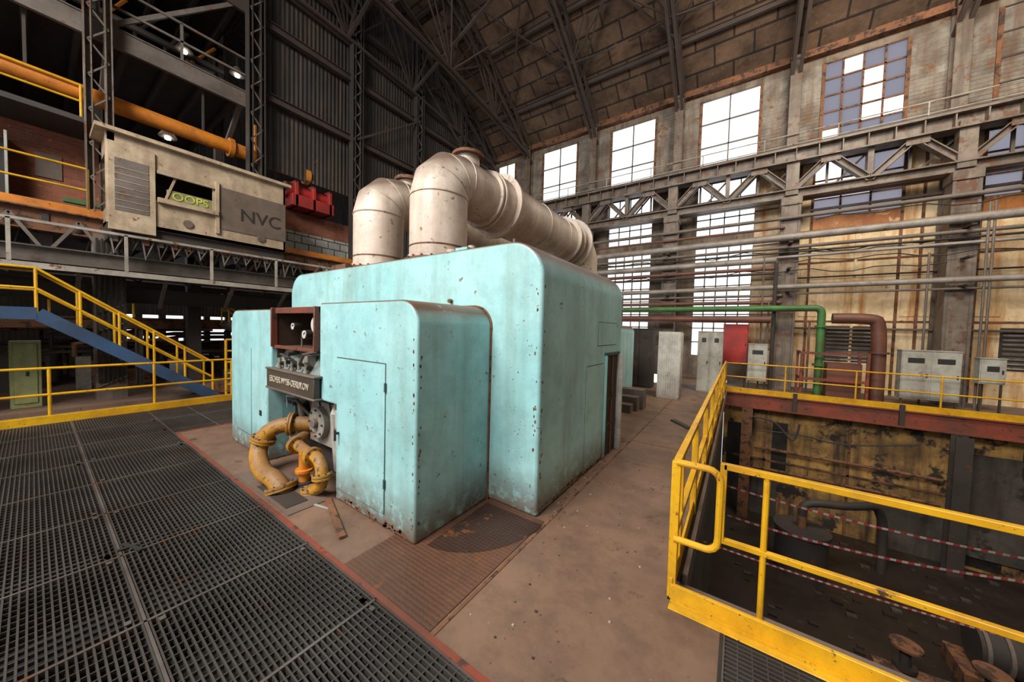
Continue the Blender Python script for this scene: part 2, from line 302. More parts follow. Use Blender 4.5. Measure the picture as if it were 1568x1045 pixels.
b.tube([(-5.15,2.2,.6),(-5.05,2.02,.92),(-4.85,2.0,.95),(-4.7,2.1,.75)],.02,'steel_dk',8); b.tube([(-5.3,2.1,.3),(-5.3,2.05,.95),(-4.9,2.0,1.0)],.014,'lgrey',8)
b.box(-5.45,2.05,.55,-5.05,2.3,.85,'cyan_dk'); b.cyl((-4.9,2.05,.6),(-4.9,2.3,.6),.09,'engine',16)
b.tube([(-3.82,2.1,.1),(-3.80,2.03,.5),(-3.84,2.05,.98)],.06,'lgrey',10); b.cyl((-3.82,2.06,.72),(-3.82,2.06,.78),.09,'steel',14)
for i in range(6): b.tube([(-5.3+i*.27,2.3,1.08),(-5.28+i*.27,2.1,.98),(-5.2+i*.25,2.2,.5)],.012,'black' if i%2 else 'rust',6)
b.build(.006,1)
b=MB('rear_casing',T); b.prism(rr(-7.2,-2.55,0,2.16,.2),6.55,10.1,'cyan'); b.box(-7.0,HB,0,-2.9,6.55,1.6,'cyan')
b.build(.03,2)
b=MB('rear_steps',T)
for i in range(3): b.box(-2.54,8.2+i*.3,0,-2.1+i*.08,8.5+i*.3,.2+.15*i,'steel')
b.build()

# ------------------------------------------------------------------ exhaust pipes
def duct(x,R,ye,ztop,R2):
    b=MB('exhaust_duct',T); y0=3.62; bend=.36; zc=ztop-R
    pts=[(x,y0,TOP+.02),(x,y0,zc-bend)]
    pts+= [(x,y0+bend-bend*math.cos(a),zc-bend+bend*math.sin(a)) for a in [math.radians(v) for v in (30,60)]]
    pts+=[(x,y0+bend,zc),(x,4.7,zc)]
    b.tube(pts,R,'tan',40)
    for (p,ang) in ((pts[1],0),(pts[2],30),(pts[3],60),(pts[4],90)):
        t=Vector((0,math.sin(math.radians(ang)),math.cos(math.radians(ang)))); P=Vector(p)
        ring=[P+ (Vector((1,0,0))*math.cos(q)+t.cross(Vector((1,0,0)))*math.sin(q))*(R+.004) for q in [2*math.pi*i/40 for i in range(41)]]
        b.tube(ring,.009,'tan',6,False)
    b.tube([(x,4.7,zc),(x,4.95,zc),(x,ye,zc)],R,'tan',40,True,[R,R2,R2])
    b.cyl((x,y0,TOP-.0),(x,y0,TOP+.06),R*1.14,'rust',40); b.cyl((x,y0,TOP+.06),(x,y0,TOP+.11),R*1.06,'tan',40); b.cyl((x,y0,TOP+.24),(x,y0,TOP+.26),R*1.015,'rust',40)
    for i in range(20):
        a=2*math.pi*i/20; b.cyl((x+R*1.1*math.cos(a),y0+R*1.1*math.sin(a),TOP+.05),(x+R*1.1*math.cos(a),y0+R*1.1*math.sin(a),TOP+.085),.018,'rust',6)
    return b,zc
X1,X2=-3.93,-5.5
b,zc=duct(X1,.44,8.3,4.76,.50)
for y,r in ((4.62,.50),(4.70,.52),(5.05,.60),(5.12,.58),(6.4,.515),(7.4,.515),(7.8,.60),(8.05,.60),(8.3,.68),(8.42,.62)): b.cyl((X1,y,zc),(X1,y+.045,zc),r,'tan',44)
b.cyl((X1,4.25,zc+.3),(X1,4.25,zc+.55),.2,'tan',24); b.cyl((X1,4.25,zc+.55),(X1,4.25,zc+.60),.27,'rust',24); b.cyl((X1,4.25,zc+.60),(X1,4.25,zc+.63),.2,'rust',24)
b.tube([(X1,8.3,zc),(X1,8.75,zc),(X1,9.1,zc-.3),(X1,9.15,2.17)],.5,'tan',30)
b.build(.004,1)
b,zc=duct(X2,.43,8.0,4.74,.46)
b.cyl((X2,4.25,zc+.3),(X2,4.25,zc+.50),.19,'tan',24); b.cyl((X2,4.25,zc+.50),(X2,4.25,zc+.56),.26,'rust',24)
b.tube([(X2,7.9,zc),(X2,8.3,zc),(X2,8.7,zc-.3),(X2,8.75,2.17)],.43,'tan',28)
b.build(.004,1)

# ------------------------------------------------------------------ ochre pipes in front
def flange(p,d,r,k='ypipe',t=.03):
    p=Vector(p); d=Vector(d).normalized()
    b.cyl(p-d*t,p-d*.003,r,k,24); b.cyl(p+d*.003,p+d*t,r,k,24)
    u=d.orthogonal().normalized(); w=d.cross(u)
    for i in range(8):
        a=i*math.pi/4; c=p+(u*math.cos(a)+w*math.sin(a))*r*.84; b.cyl(c-d*(t+.015),c+d*(t+.015),.011,'steel_dk',6)
b=MB('cooling_water_pipe')
b.tube(smooth([(-4.8,2.22,.60),(-5.1,1.80,.64),(-5.22,1.66,.30),(-4.85,1.60,.10),(-4.50,1.62,.13),(-4.33,1.66,-.05)]),.10,'ypipe',20)
flange((-4.97,1.98,.62),(-.6,-.75,.05),.155); flange((-5.17,1.72,.43),(-.2,-.25,-.9),.15); flange((-4.40,1.64,.04),(.3,0.05,-.9),.16)
b.build(.003,1)
b=MB('cooling_water_pipe')
b.tube(smooth([(-4.9,2.2,.46),(-4.72,1.90,.46),(-4.35,1.90,.40),(-3.90,1.86,.44),(-3.82,1.84,.14),(-4.05,1.84,.04),(-4.10,1.84,-.06)]),.065,'ypipe',18)
flange((-4.62,1.90,.435),(1,0,-.1),.115); flange((-4.12,1.87,.41),(1,0,0),.11); flange((-3.84,1.84,.26),(.1,0,-1),.105); flange((-4.1,1.84,.02),(0,0,1),.11)
b.cyl((-4.36,1.88,.40),(-4.36,1.88,.02),.06,'orange',16); b.cyl((-4.36,1.88,.16),(-4.36,1.88,.2),.10,'orange',20); b.cyl((-4.36,1.88,.05),(-4.36,1.88,.01),.11,'steel_dk',20)
b.build(.003,1)
b=MB('pipe_pit_cover'); b.box(-5.3,1.46,.0,-3.75,1.88,.010,'steel'); b.box(-4.7,1.5,.008,-3.9,1.72,.016,'steel_dk'); b.build()
b=MB('wooden_board'); b.beam((-3.75,1.86,.02),(-2.95,1.60,.02),.06,.02,'rust'); b.beam((-3.75,1.72,.012),(-3.5,1.78,.012),.02,.012,'lgrey'); b.build()

# ------------------------------------------------------------------ floor
EY=1.42; PY0=3.0; KY=2.67
b=MB('floor')
b.box(-8.1,EY,-.35,-.36,14.0,0,'conc'); b.box(-13,6.0,-.35,-8.1,16.8,0,'conc'); b.box(-.9,-4,-.35,0.0,EY,0,'conc'); b.box(-.36,EY,-.35,0.0,KY,0,'conc')
b.box(-24,-8,-.3,-12.0,16.8,0,'conc'); b.box(-2.4,14.0,-.35,-.36,16.8,0,'conc')
b.build()
b=MB('floor_plate'); b.box(-2.62,EY+.01,.0,-1.58,HY-.005,.006,'plate'); b.box(-2.33,1.5,.006,-1.58,HY-.01,.008,'plate') 
cxp,cyp,rp=-2.28,HY-.08,.72
pts=[(cxp+rp*math.cos(a),cyp+rp*1.25*math.sin(a),.011) for a in [math.radians(-88+ i*88/16) for i in range(17)]]+[(cxp,cyp,.011)]
b.poly(pts,'plate_dk'); b.build()
b=MB('floor_seams')
b.box(-1.56,EY,.0,-1.535,14,.006,'rust'); b.box(-.02,-2,.0,.0,KY,.006,'black'); b.box(-8.1,EY-.03,-.05,-.3,EY+.010,.010,'redbeam'); b.box(-8.13,EY-.03,-.05,-8.09,6,.010,'redbeam')
b.box(-2.2,EY,.001,-2.19,1.9,.004,'rust')
for y in (6.2,9.4): b.box(-1.55,y,.0,-.36,y+.012,.003,'rust')
b.build()
b=MB('floor_grating')
def grate(x0,x1,y0,y1,ps=1.05,sp=.033,cs=.075):
    y=y0
    while y<y1: b.box(x0,y,-.035,x1,y+.010,-.002,'grate'); y+=sp
    x=x0
    while x<x1: b.box(x,y0,-.03,x+.008,y1,-.006,'grate'); x+=cs
    x=x0
    while x<=x1+.01: b.box(x-.010,y0,-.04,x+.010,y1,.001,'grate_frame'); x+=ps
    y=y1
    while y>=y0-.01: b.box(x0,y-.008,-.04,x1,y+.008,.001,'grate_frame'); y-=1.0
grate(-10.5,-.9,-2.6,EY-.03)
grate(-10.5,-8.13,EY-.03,6.0)
grate(.0,1.6,.6,KY-.02)
b.build()
b=MB('grating_clips')
for i in range(70):
    r_=random.choice([0,1,2]); x=-10.5+1.05*random.randint(0,9)+random.choice([-.06,.06]); y=EY-.03-1.0*r_+(-.07 if r_==0 else random.choice([-.07,.07])); b.box(x-.02,y-.015,.001,x+.02,y+.015,.008,'grate_frame')
b.beam((-4.4,.42,.008),(-4.15,.50,.012),.03,.012,'black'); b.beam((-4.3,.38,.008),(-4.28,.5,.012),.03,.012,'black')
b.build()
b=MB('grating_support_beams')
for x in (-9.4,-8.35,-7.3,-6.25,-5.2,-4.15,-3.1,-2.05,-1.0): b.ib((x,-2.6,-.2),(x,EY-.04,-.2),.12,.3,'steel_dk')
for y in (-.6,.4): b.ib((-10.5,y,-.2),(-.9,y,-.2),.12,.3,'steel_dk')
b.build()
b=MB('debris')
for i in range(200):
    if i<140: x=random.uniform(-1.5,-.5); y=random.uniform(1.5,10) if i<70 else random.uniform(1.5,4.5)
    else: x=random.uniform(-1.64,-1.58); y=random.uniform(3,5)
    s=random.uniform(.005,.018); b.box(x,y,0,x+s,y+s*.8,s*.5,random.choice(['steel','lgrey','rust','conc','conc','steel_dk']))
b.beam((-1.15,8.2,.02),(-.75,7.7,.02),.12,.03,'steel_dk')
b.build()

# ------------------------------------------------------------------ pit
PY1,PX0,PX1,PZ=14.2,-.34,13,-4.3
b=MB('pit_floor'); b.box(-24,-8,PZ-.2,13,PY1+.5,PZ,'pitfloor'); b.build()
b=MB('wall_pit_back')
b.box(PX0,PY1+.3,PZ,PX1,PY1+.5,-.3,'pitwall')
for x in (.9,3.0,5.1,7.0): b.box(x-.03,PY1+.26,PZ,x+.03,PY1+.3,-.4,'rust')
for z in (-2.4,): b.box(0,PY1+.26,z,5,PY1+.3,z+.06,'rust')
for x0,x1,z0,z1 in ((6.2,8,-2.6,-.8),(-.2,.5,-4.3,-1.2),(1.1,1.5,-3.0,-1.0),(5.3,6.0,-4.2,-2.4)): b.box(x0,PY1+.27,z0,x1,PY1+.31,z1,'dark')  # flat near-black patches, painted shade of openings in the pit wall
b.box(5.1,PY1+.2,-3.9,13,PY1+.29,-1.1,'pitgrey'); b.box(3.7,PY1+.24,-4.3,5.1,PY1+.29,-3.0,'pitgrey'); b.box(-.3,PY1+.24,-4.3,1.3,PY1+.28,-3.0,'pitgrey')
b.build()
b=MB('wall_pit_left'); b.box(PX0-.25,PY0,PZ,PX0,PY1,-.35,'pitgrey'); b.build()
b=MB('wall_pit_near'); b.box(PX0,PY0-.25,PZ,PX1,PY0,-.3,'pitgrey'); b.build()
b=MB('pit_support_posts')
for x,k in ((.35,'rust'),(5.0,'steel_dk'),(8.2,'steel_dk')): b.ib((x,13.95,PZ),(x,13.95,-.56),.3,.3,k,.03)
b.build()
b=MB('pit_rubble')
for i in range(260):
    x=random.uniform(0,9); y=random.uniform(6,14); s=random.uniform(.03,.2); b.box(x,y,PZ,x+s,y+s*.7,PZ+s*.3,random.choice(['steel_dk','pitfloor','steel_dk','pitgrey','pitfloor']))
b.build()
b=MB('sunken_oil_tank')
b.cyl((1.6,11.6,PZ),(1.6,11.6,PZ+1.1),.55,'steel_dk',26); b.cyl((1.6,11.6,PZ+1.1),(1.6,11.6,PZ+1.18),.6,'steel_dk',26); b.cyl((1.6,11.6,PZ+1.18),(1.6,11.6,PZ+1.5),.1,'rust',12)
b.tube(smooth([(1.6,11.6,PZ+1.5),(1.6,11.6,PZ+1.9),(2.6,11.9,PZ+1.9),(3.4,12.8,PZ+1.9),(3.4,12.8,PZ)]),.1,'steel_dk',12)
b.build()
b=MB('pit_pump')
b.box(3.6,9.4,PZ,5.4,10.2,PZ+.3,'rust'); b.cyl((3.8,9.8,PZ+.7),(4.8,9.8,PZ+.7),.36,'steel_dk',20); b.cyl((4.8,9.8,PZ+.7),(5.1,9.8,PZ+.7),.2,'rust',16)
for x in (3.85,4.1,4.35,4.6): b.cyl((x,9.8,PZ+.7),(x+.05,9.8,PZ+.7),.40,'steel',20)
b.tube(smooth([(5.0,9.8,PZ+.9),(5.0,9.8,PZ+1.7),(6.5,9.8,PZ+1.7),(9,10.2,PZ+1.7)]),.14,'steel_dk',12); b.build()
b=MB('pit_valve_manifold')
b.tube([(2.2,8.4,PZ+.5),(6.5,8.9,PZ+.5)],.12,'rust',14)
for i in range(4):
    x=2.6+i*.95; y=8.44+i*.11; b.cyl((x,y,PZ),(x,y,PZ+1.0),.07,'steel_dk',12); b.cyl((x,y,PZ+1.0),(x,y,PZ+1.04),.2,'rust',16); b.cyl((x,y,PZ+.62),(x,y,PZ+.68),.15,'steel_dk',14)
b.build()
b=MB('pit_pipework')
b.tube(smooth([(.5,13.7,-.75),(1.0,13.7,-.78),(1.25,13.7,-1.0),(1.6,13.7,-1.5),(1.7,13.7,-.8)]),.03,'steel_dk',8)
b.tube([(5.6,12.9,-1.05),(7,12.8,-1.1),(13,12.8,-1.1)],.24,'steel_dk',14)
b.tube(smooth([(.6,13.7,-1.2),(1.8,13.7,-1.1),(2.6,13.7,-1.3),(4.2,13.7,-.9)]),.02,'black',8)
for z in (-1.9,-2.6): b.tube([(.6,14.2,z),(4.8,14.2,z)],.05,'rust',8)
b.build()
b=MB('barrier_tape')
def tape(p,q,sag,w=.045,n=60):
    P=Vector(p);Q=Vector(q)
    for i in range(n):
        t0,t1=i/n,(i+1)/n; a=P.lerp(Q,t0); c=P.lerp(Q,t1); a.z-=sag*4*t0*(1-t0); c.z-=sag*4*t1*(1-t1)
        b.add([a,c,c+Vector((0,0,w)),a+Vector((0,0,w))],[(0,1,2,3)],'tape_r' if i%2 else 'tape_w')
tape((-.2,9.5,-1.7),(5.6,11.0,-2.2),.15); tape((-.2,8.5,-1.95),(4.6,9.5,-2.0),.2); tape((-.25,4.6,-.55),(3.5,5.6,-.9),.08,.02,110)
b.build()
b=MB('service_walkway')
b.box(PX0,PY1,-.06,PX1,16.70,.02,'steel'); b.box(PX0,PY1-.04,-.55,PX1,PY1,-.06,'redbeam'); b.box(PX0,PY1-.14,-.55,PX1,PY1,-.51,'redbeam'); b.box(PX0,PY1-.1,-.10,PX1,PY1,-.06,'redbeam')
b.box(PX0,PY1-.05,-.06,PX1,PY1-.02,.12,'yellow')
for x in (1.55,3.9,6.3): b.box(x,PY1-.12,-.55,x+.1,PY1,.1,'steel_dk')
for i in range(20): b.ib((PX0+.3+i*.65,PY1,-.18),(PX0+.3+i*.65,16.6,-.18),.1,.2,'steel_dk')
b.build()
def rail(name,pts,h=1.0,mids=(.5,),r=.024,k='yellow',post=1.4,sq=False):
    b=MB(name)
    for p,q in zip(pts[:-1],pts[1:]):
        P=Vector(p);Q=Vector(q); L=(Q-P).length; n=max(1,round(L/post))
        for hh in [h]+[h*m for m in mids]:
            up=Vector((0,0,hh))
            if sq: b.beam(P+up,Q+up,2*r,2*r,k)
            else: b.cyl(P+up,Q+up,r,k,10)
        for i in range(n+1):
            c=P.lerp(Q,i/n)
            if sq: b.beam(c,c+Vector((0,0,h)),2*r,2*r,k)
            else: b.cyl(c,c+Vector((0,0,h)),r,k,10)
    return b
rail('walkway_railing',[(PX0,PY1-.03,.02),(PX1,PY1-.03,.02)],.95,(.5,),.022,post=1.6).build()
b=MB('pit_railing')
X0=-.34; RY=KY+.03
b.box(X0-.01,RY-.02,0,X0+.01,13.9,.16,'yellow')
for hh in (1.02,.5): b.beam((X0,RY+.05,hh),(X0,13.9,hh),.05,.05,'yellow')
n=8
for i in range(1,n+1):
    y=RY+(13.9-RY)*i/n; b.beam((X0,y,0),(X0,y,1.0),.06,.06,'yellow')
b.beam((X0,RY+.02,0),(X0,RY+.02,1.04),.06,.05,'yellow'); b.beam((X0,RY+.32,0.05),(X0,RY+.32,1.02),.04,.04,'yellow')
lp=[(X0,RY,1.04),(-.14,RY,1.04)]+[(-.14+.08*math.sin(a),RY,.96+.08*math.cos(a)) for a in [math.radians(v) for v in (20,45,70,90)]]+[(-.06,RY,.56)]+[(-.14+.08*math.cos(a),RY,.54-.08*math.sin(a)) for a in [math.radians(v) for v in (20,45,70,90)]]+[(X0,RY,.46)]
b.tube(lp,.024,'yellow',10)
b.box(-.30,PY0,-.2,-.26,13.9,.02,'steel')
b.build(.004,1)
b=MB('pit_edge_railing')
b.box(X0,KY,-.02,6,KY+.03,.12,'yellow'); b.box(X0,KY-.10,.0,6,KY,.010,'yellow'); b.box(X0,KY+.03,-.1,6,PY0,-.06,'steel')
RY=2.95
b.beam((-.05,RY,1.0),(6,RY,1.0),.045,.045,'yellow'); b.beam((-.05,RY,.43),(6,RY,.43),.04,.04,'yellow')
b.beam((-.05,RY,.43),(-.05,RY,1.02),.045,.045,'yellow')
for x in (.21,1.75,3.3,5.0): b.cyl((x,RY,-.06),(x,RY,1.0),.02,'yellow',10)
b.build(.004,1)

# ------------------------------------------------------------------ window wall (Y=16.8)
WY=16.8; cols=[-13.2,-10.5,-6.55,-2.6,1.35,5.3,9.25,13.2]
E=12.5; zU0,zU1=9.1,12.1
b=MB('wall_back'); fr=MB('window_1'); br=MB('window_2'); pb=MB('window_3')
def seg(x0,x1,z0,z1,k,t=.12): b.box(x0,WY,z0,x1,WY+t,z1,k)
def win(f,x0,x1,z0,z1,nc,nr,k='steel_dk',t=.05):
    for i in range(nc+1):
        x=x0+(x1-x0)*i/nc; f.box(x-t/2,WY+.02,z0,x+t/2,WY+.08,z1,k)
    for j in range(nr+1):
        z=z0+(z1-z0)*j/nr; f.box(x0,WY+.02,z-t/2,x1,WY+.08,z+t/2,k)
for i in range(len(cols)-1):
    a,c=cols[i],cols[i+1]; m=(a+c)/2; w=1.05
    if i==0: wx0,wx1=a+.3,c-1.1
    else: wx0,wx1=m-w-.1,m+w-.1
    seg(a,c,zU1,E,'wallgrey'); seg(a,c,8.5,zU0,'wallgrey')
    if i==6: seg(a,c,zU0,zU1,'louvre')
    else:
        seg(a,wx0,zU0,zU1,'louvre'); seg(wx1,c,zU0,zU1,'louvre')
        for x in (wx0,wx1): b.box(x-.05,WY-.04,zU0,x+.05,WY,zU1,'rust')
        if i==5: win(br,wx0,wx1,zU0,zU1,3,4); b.box(wx0,WY+.04,zU0,wx1,WY+.05,zU1,'louvre')
        else: win(fr,wx0,wx1,zU0,zU1,2 if i<4 else 4,3 if i<4 else 5,'steel' if i<4 else 'rust')
        if i==4:
            for q in range(4):
                for r_ in range(5):
                    if random.random()<.72:
                        ww=(wx1-wx0)/4; hh=(zU1-zU0)/5; pb.box(wx0+q*ww,WY+.045,zU0+r_*hh,wx0+(q+1)*ww,WY+.05,zU0+(r_+1)*hh,'bluepane')
    if i<4:
        k='wallgrey' if i<3 else 'wall'
        seg(a,wx0,0,8.5,'wallgrey'); seg(wx1,c,0,8.5,k); seg(wx0,wx1,0,1.0,'wallgrey'); seg(wx0,wx1,5.9,6.2,'wallgrey')
        win(fr,wx0,wx1,6.2,8.5,4,3,'steel',.045); win(fr,wx0,wx1,1.0,5.9,5,8,'steel',.045)
        for q in range(5):
            for r_ in range(8):
                if random.random()<.6:
                    ww=(wx1-wx0)/5; hh=4.9/8; pb.box(wx0+q*ww,WY+.045,1+r_*hh,wx0+(q+1)*ww,WY+.05,1+(r_+1)*hh,'whitepane')
        for z in (1.4,2.8,4.2,5.6,7.0): b.box(wx1,WY-.03,z,c,WY,z+.06,'steel')
    else:
        seg(a,wx0-.1,0,8.5,'wall'); seg(wx1+.1,c,0,8.5,'wall'); seg(wx0-.1,wx1+.1,0,6.4,'wall')
        b.box(wx0-.1,WY-.02,5.95,wx1+.1,WY,6.45,'rustwall')
        win(br,wx0-.1,wx1+.1,6.45,8.5,3,3,'rust')
        for q in range(3):
            for r_ in range(3):
                if random.random()<.75:
                    ww=(wx1-wx0+.2)/3; hh=2.05/3; pb.box(wx0-.1+q*ww,WY+.045,6.45+r_*hh,wx0-.1+(q+1)*ww,WY+.05,6.45+(r_+1)*hh,'bluepane')
        for x in (a+.35,wx0-.1,wx1+.1,m,c-.45): b.box(x-.035,WY-.04,.0,x+.035,WY,6.0 if wx0<x<wx1 else 8.5,'rust' if x!=m else 'wall')
        for z in (2.55,4.75,5.95,7.5): b.box(a,WY-.035,z,c,WY,z+.05,'rust')
        b.box(m-.7,WY-.02,1.1,m+.7,WY+.0,2.4,'steel_dk')
        for z in range(9): b.box(m-.65,WY-.05,1.15+z*.14,m+.65,WY-.02,1.22+z*.14,'louvre')
        for x in (a+.5,wx1+.2): b.box(x,WY-.025,2.75,x+.75,WY,4.6,'wall')
b.build(); fr.build(); br.build(); pb.build()
b=MB('steel_stanchion_row')
for x in cols[1:-1]:
    b.ib((x,WY-.25,0),(x,WY-.25,E),.35,.36,'colpaint',.04)
    b.box(x-.26,15.55,.02,x+.26,16.05,6.95,'colpaint'); b.box(x-.30,15.5,6.7,x+.30,16.1,6.98,'colpaint')
    b.box(x-.28,15.53,.02,x-.20,15.56,6.9,'steel'); b.box(x+.20,15.53,.02,x+.28,15.56,6.9,'steel')
b.build(.01,1)
b=MB('eave_beam'); b.box(-13.2,WY-.3,E-.15,13.2,WY+.1,E+.1,'rust'); b.ib((-13.2,WY-.3,8.9),(13.2,WY-.3,8.9),.2,.3,'colpaint'); b.build()
b=MB('crane_runway_girder')
GY=15.8
b.ib((-13,GY,8.5),(13,GY,8.5),.5,.5,'colpaint',.05); b.box(-13,GY-.2,8.76,13,GY+.6,8.80,'steel'); b.beam((-13,GY,8.85),(13,GY,8.85),.08,.1,'steel_dk')
for i in range(43): b.box(-13+i*.6,GY-.22,8.28,-12.97+i*.6,GY-.02,8.72,'colpaint')
b.ib((-13,GY,7.15),(13,GY,7.15),.35,.32,'colpaint',.04); b.ib((-13,GY+.5,7.15),(13,GY+.5,7.15),.2,.22,'steel',.03)
for i in range(1,len(cols)-1):
    a,c=cols[i],cols[i+1]; n=4; d=(c-a)/n
    for j in range(n):
        x=a+j*d
        p,q=((x,GY,7.25),(x+d,GY,8.3)) if j%2==0 else ((x,GY,8.3),(x+d,GY,7.25))
        b.ib(p,q,.24,.2,'colpaint',.03)
        b.beam((x,GY+.4,7.2),(x,GY+.4,8.3),.07,.07,'colpaint'); b.beam((x,GY+.45,7.2),(x+d,GY+.45,8.3),.06,.06,'colpaint')
    b.beam((a,GY,7.1),(a,GY,8.5),.36,.28,'colpaint')
    b.beam(((a+c)/2,GY,7.2),((a+c)/2,GY,8.4),.14,.12,'colpaint')
    for x in (a+d,a+3*d): b.box(x-.25,GY-.14,8.05,x+.25,GY-.12,8.3,'colpaint')
b.build()
rail('girder_handrail',[(-12,GY+.5,8.80),(13,GY+.5,8.80)],.75,(.5,),.02,'whiterail',2.0).build()
b=MB('steam_pipe_run')
b.tube([(-12,15.3,5.45),(13,15.3,5.55)],.13,'pipegrey',16)
b.tube([(-12,15.35,5.15),(13,15.35,5.15)],.06,'steel',12); b.tube([(-12,15.38,4.98),(13,15.38,4.98)],.035,'black',12); b.tube([(1.0,15.40,4.82),(13,15.40,4.86)],.05,'pipegrey',12)
b.tube([(-12,15.4,4.75),(1.0,15.4,4.75)],.12,'pipegrey',14); b.tube([(-12,15.45,4.45),(1.0,15.45,4.45)],.07,'brownpipe',12); b.tube([(-12,15.3,4.25),(1.0,15.3,4.25)],.05,'steel_dk',12)
b.tube([(-6,15.3,3.72),(13,15.3,3.78)],.09,'pipegrey',14); b.tube([(-6,15.4,3.45),(1.2,15.4,3.45)],.05,'steel',12); b.tube([(-8,15.4,3.2),(1.2,15.4,3.2)],.07,'brownpipe',12)
b.tube([(1.6,15.4,3.5),(13,15.4,3.52)],.035,'steel',10); b.tube([(-12,15.45,6.2),(13,15.45,6.25)],.07,'steel',12); b.tube([(-12,15.45,5.9),(1.2,15.45,5.9)],.05,'brownpipe',12)
b.tube([(2,16.6,6.7),(13,16.6,6.7)],.05,'steel',10); b.tube([(1.6,16.6,4.2),(13,16.6,4.2)],.03,'steel_dk',10); b.tube([(1.6,16.6,2.3),(13,16.6,2.3)],.04,'steel',10)
for x in cols[1:-1]:
    for z in (5.3,4.4,3.6): b.box(x-.05,15.0,z-.05,x+.05,15.5,z,'steel_dk')
for y,z,x0 in ((15.35,5.0,-6),(15.35,4.3,-6),(15.3,4.85,1.5),(15.2,6.0,2),(15.3,4.6,1.5)):
    b.tube([(x0+i*.5,y+.1,z+.07*math.sin(i*1.7)+.05*math.sin(i*.6)) for i in range(23)],.018,'black',6)
b.build()
b=MB('green_pipe'); b.tube(smooth([(-4.5,15.0,2.95),(1.9,15.0,2.95),(2.25,15.0,2.95),(2.25,15.0,2.5),(2.25,15.0,0.02)]),.11,'green',16)
b.cyl((2.25,15,1.0),(2.25,15,1.08),.17,'green',16); b.cyl((2.25,15,2.3),(2.25,15,2.36),.16,'green',16); b.build()
b=MB('brown_pipe'); b.tube([(-5,14.9,2.55),(.9,14.9,2.55)],.13,'brownpipe',16)
b.tube(smooth([(2.5,14.9,2.6),(3.4,14.9,2.6),(3.6,14.9,2.45),(3.6,14.9,.02)]),.17,'brownpipe',18); b.cyl((3.6,14.9,1.5),(3.6,14.9,1.56),.23,'brownpipe',18); b.build()
b=MB('conduit_pipes')
for x,z1 in ((.65,4.9),(.85,3.2),(2.0,2.5),(5.65,5.9),(5.75,5.9),(7.5,6),(4.6,4.6)): b.cyl((x,15.3,.02),(x,15.3,z1),.03,'steel',8)
b.cyl((1.0,15.2,.02),(1.0,15.2,4.6),.06,'steel_dk',8)
b.build()
def cabinet(name,x0,x1,y0,y1,z0,z1,k,nd=1,vent=False):
    b=MB(name); b.box(x0,y0+.02,z0,x1,y1,z1,k); b.box(x0-.015,y0,z1,x1+.015,y1+.01,z1+.025,k)
    w=(x1-x0)/nd
    for i in range(nd):
        b.box(x0+i*w+.02,y0,z0+.04,x0+(i+1)*w-.02,y0+.02,z1-.03,k)
        b.box(x0+(i+1)*w-.08,y0-.02,(z0+z1)/2-.05,x0+(i+1)*w-.05,y0,(z0+z1)/2+.05,'black')
        if vent: b.box(x0+i*w+.12,y0-.006,z1-.35,x0+(i+1)*w-.12,y0,z1-.2,'black')
    if z0>.1:
        for x in (x0+.05,x1-.05): b.box(x-.02,y0+.05,.02,x+.02,y0+.09,z0,'steel_dk')
    return b
cabinet('electrical_cabinet',3.98,5.1,14.5,14.9,.25,1.65,'lgrey',2,True).build(.006,1)
cabinet('switch_box',5.55,6.0,14.9,15.2,.8,1.5,'lgrey',1,True).build(.006,1)
cabinet('switch_box',.3,.85,14.6,14.9,.35,1.65,'lgrey',1,True).build(.006,1)
cabinet('fire_hose_cabinet',-.5,.28,15.0,15.3,.9,2.35,'red').build(.006,1)
cabinet('metal_cabinet',-1.15,-.42,12.9,13.4,0,2.05,'lgrey',2,True).build(.006,1)
cabinet('dark_control_panel',-3.4,-2.5,12.4,12.9,0,2.1,'steel_dk',2,True).build(.006,1)
b=MB('steel_locker'); b.box(-2.02,10.85,0,-1.42,11.4,2.02,'white')
for i in range(9): b.box(-2.0+i*.065,10.83,.04,-1.97+i*.065,10.85,1.98,'white')
for i in range(8): b.box(-1.42,10.88+i*.065,.04,-1.40,10.91+i*.065,1.98,'white')
b.build(.004,1)
b=MB('pipe_guard_frame')
for x in (1.75,3.3):
    for y in (14.5,15.4): b.beam((x,y,.02),(x,y,1.5),.07,.07,'redbeam')
for z in (.6,1.45):
    b.beam((1.75,14.5,z),(3.3,14.5,z),.06,.08,'redbeam'); b.beam((1.75,14.5,z),(1.75,15.4,z),.06,.08,'redbeam')
b.box(2.4,14.6,.02,3.2,15.2,1.15,'brownpipe'); b.build()
b=MB('wall_right_light_block')
b.box(13.2,-8,-4.3,13.4,16.9,17.5,'wallgrey')  # unseen wall, left closed to block light from the right
b.build()
b=MB('wall_front_light_block'); b.box(2.2,-8.9,-4.3,13.3,-8.7,14,'wallgrey'); b.box(-13.2,-8.9,-4.3,2.2,-8.7,1.0,'wallgrey')  # unseen wall behind camera; solid right part added to cut side light
for x in (-13,-9,-5,-1,2.2): b.box(x-.25,-8.95,1.0,x+.25,-8.65,12.6,'wallgrey')
b.build()

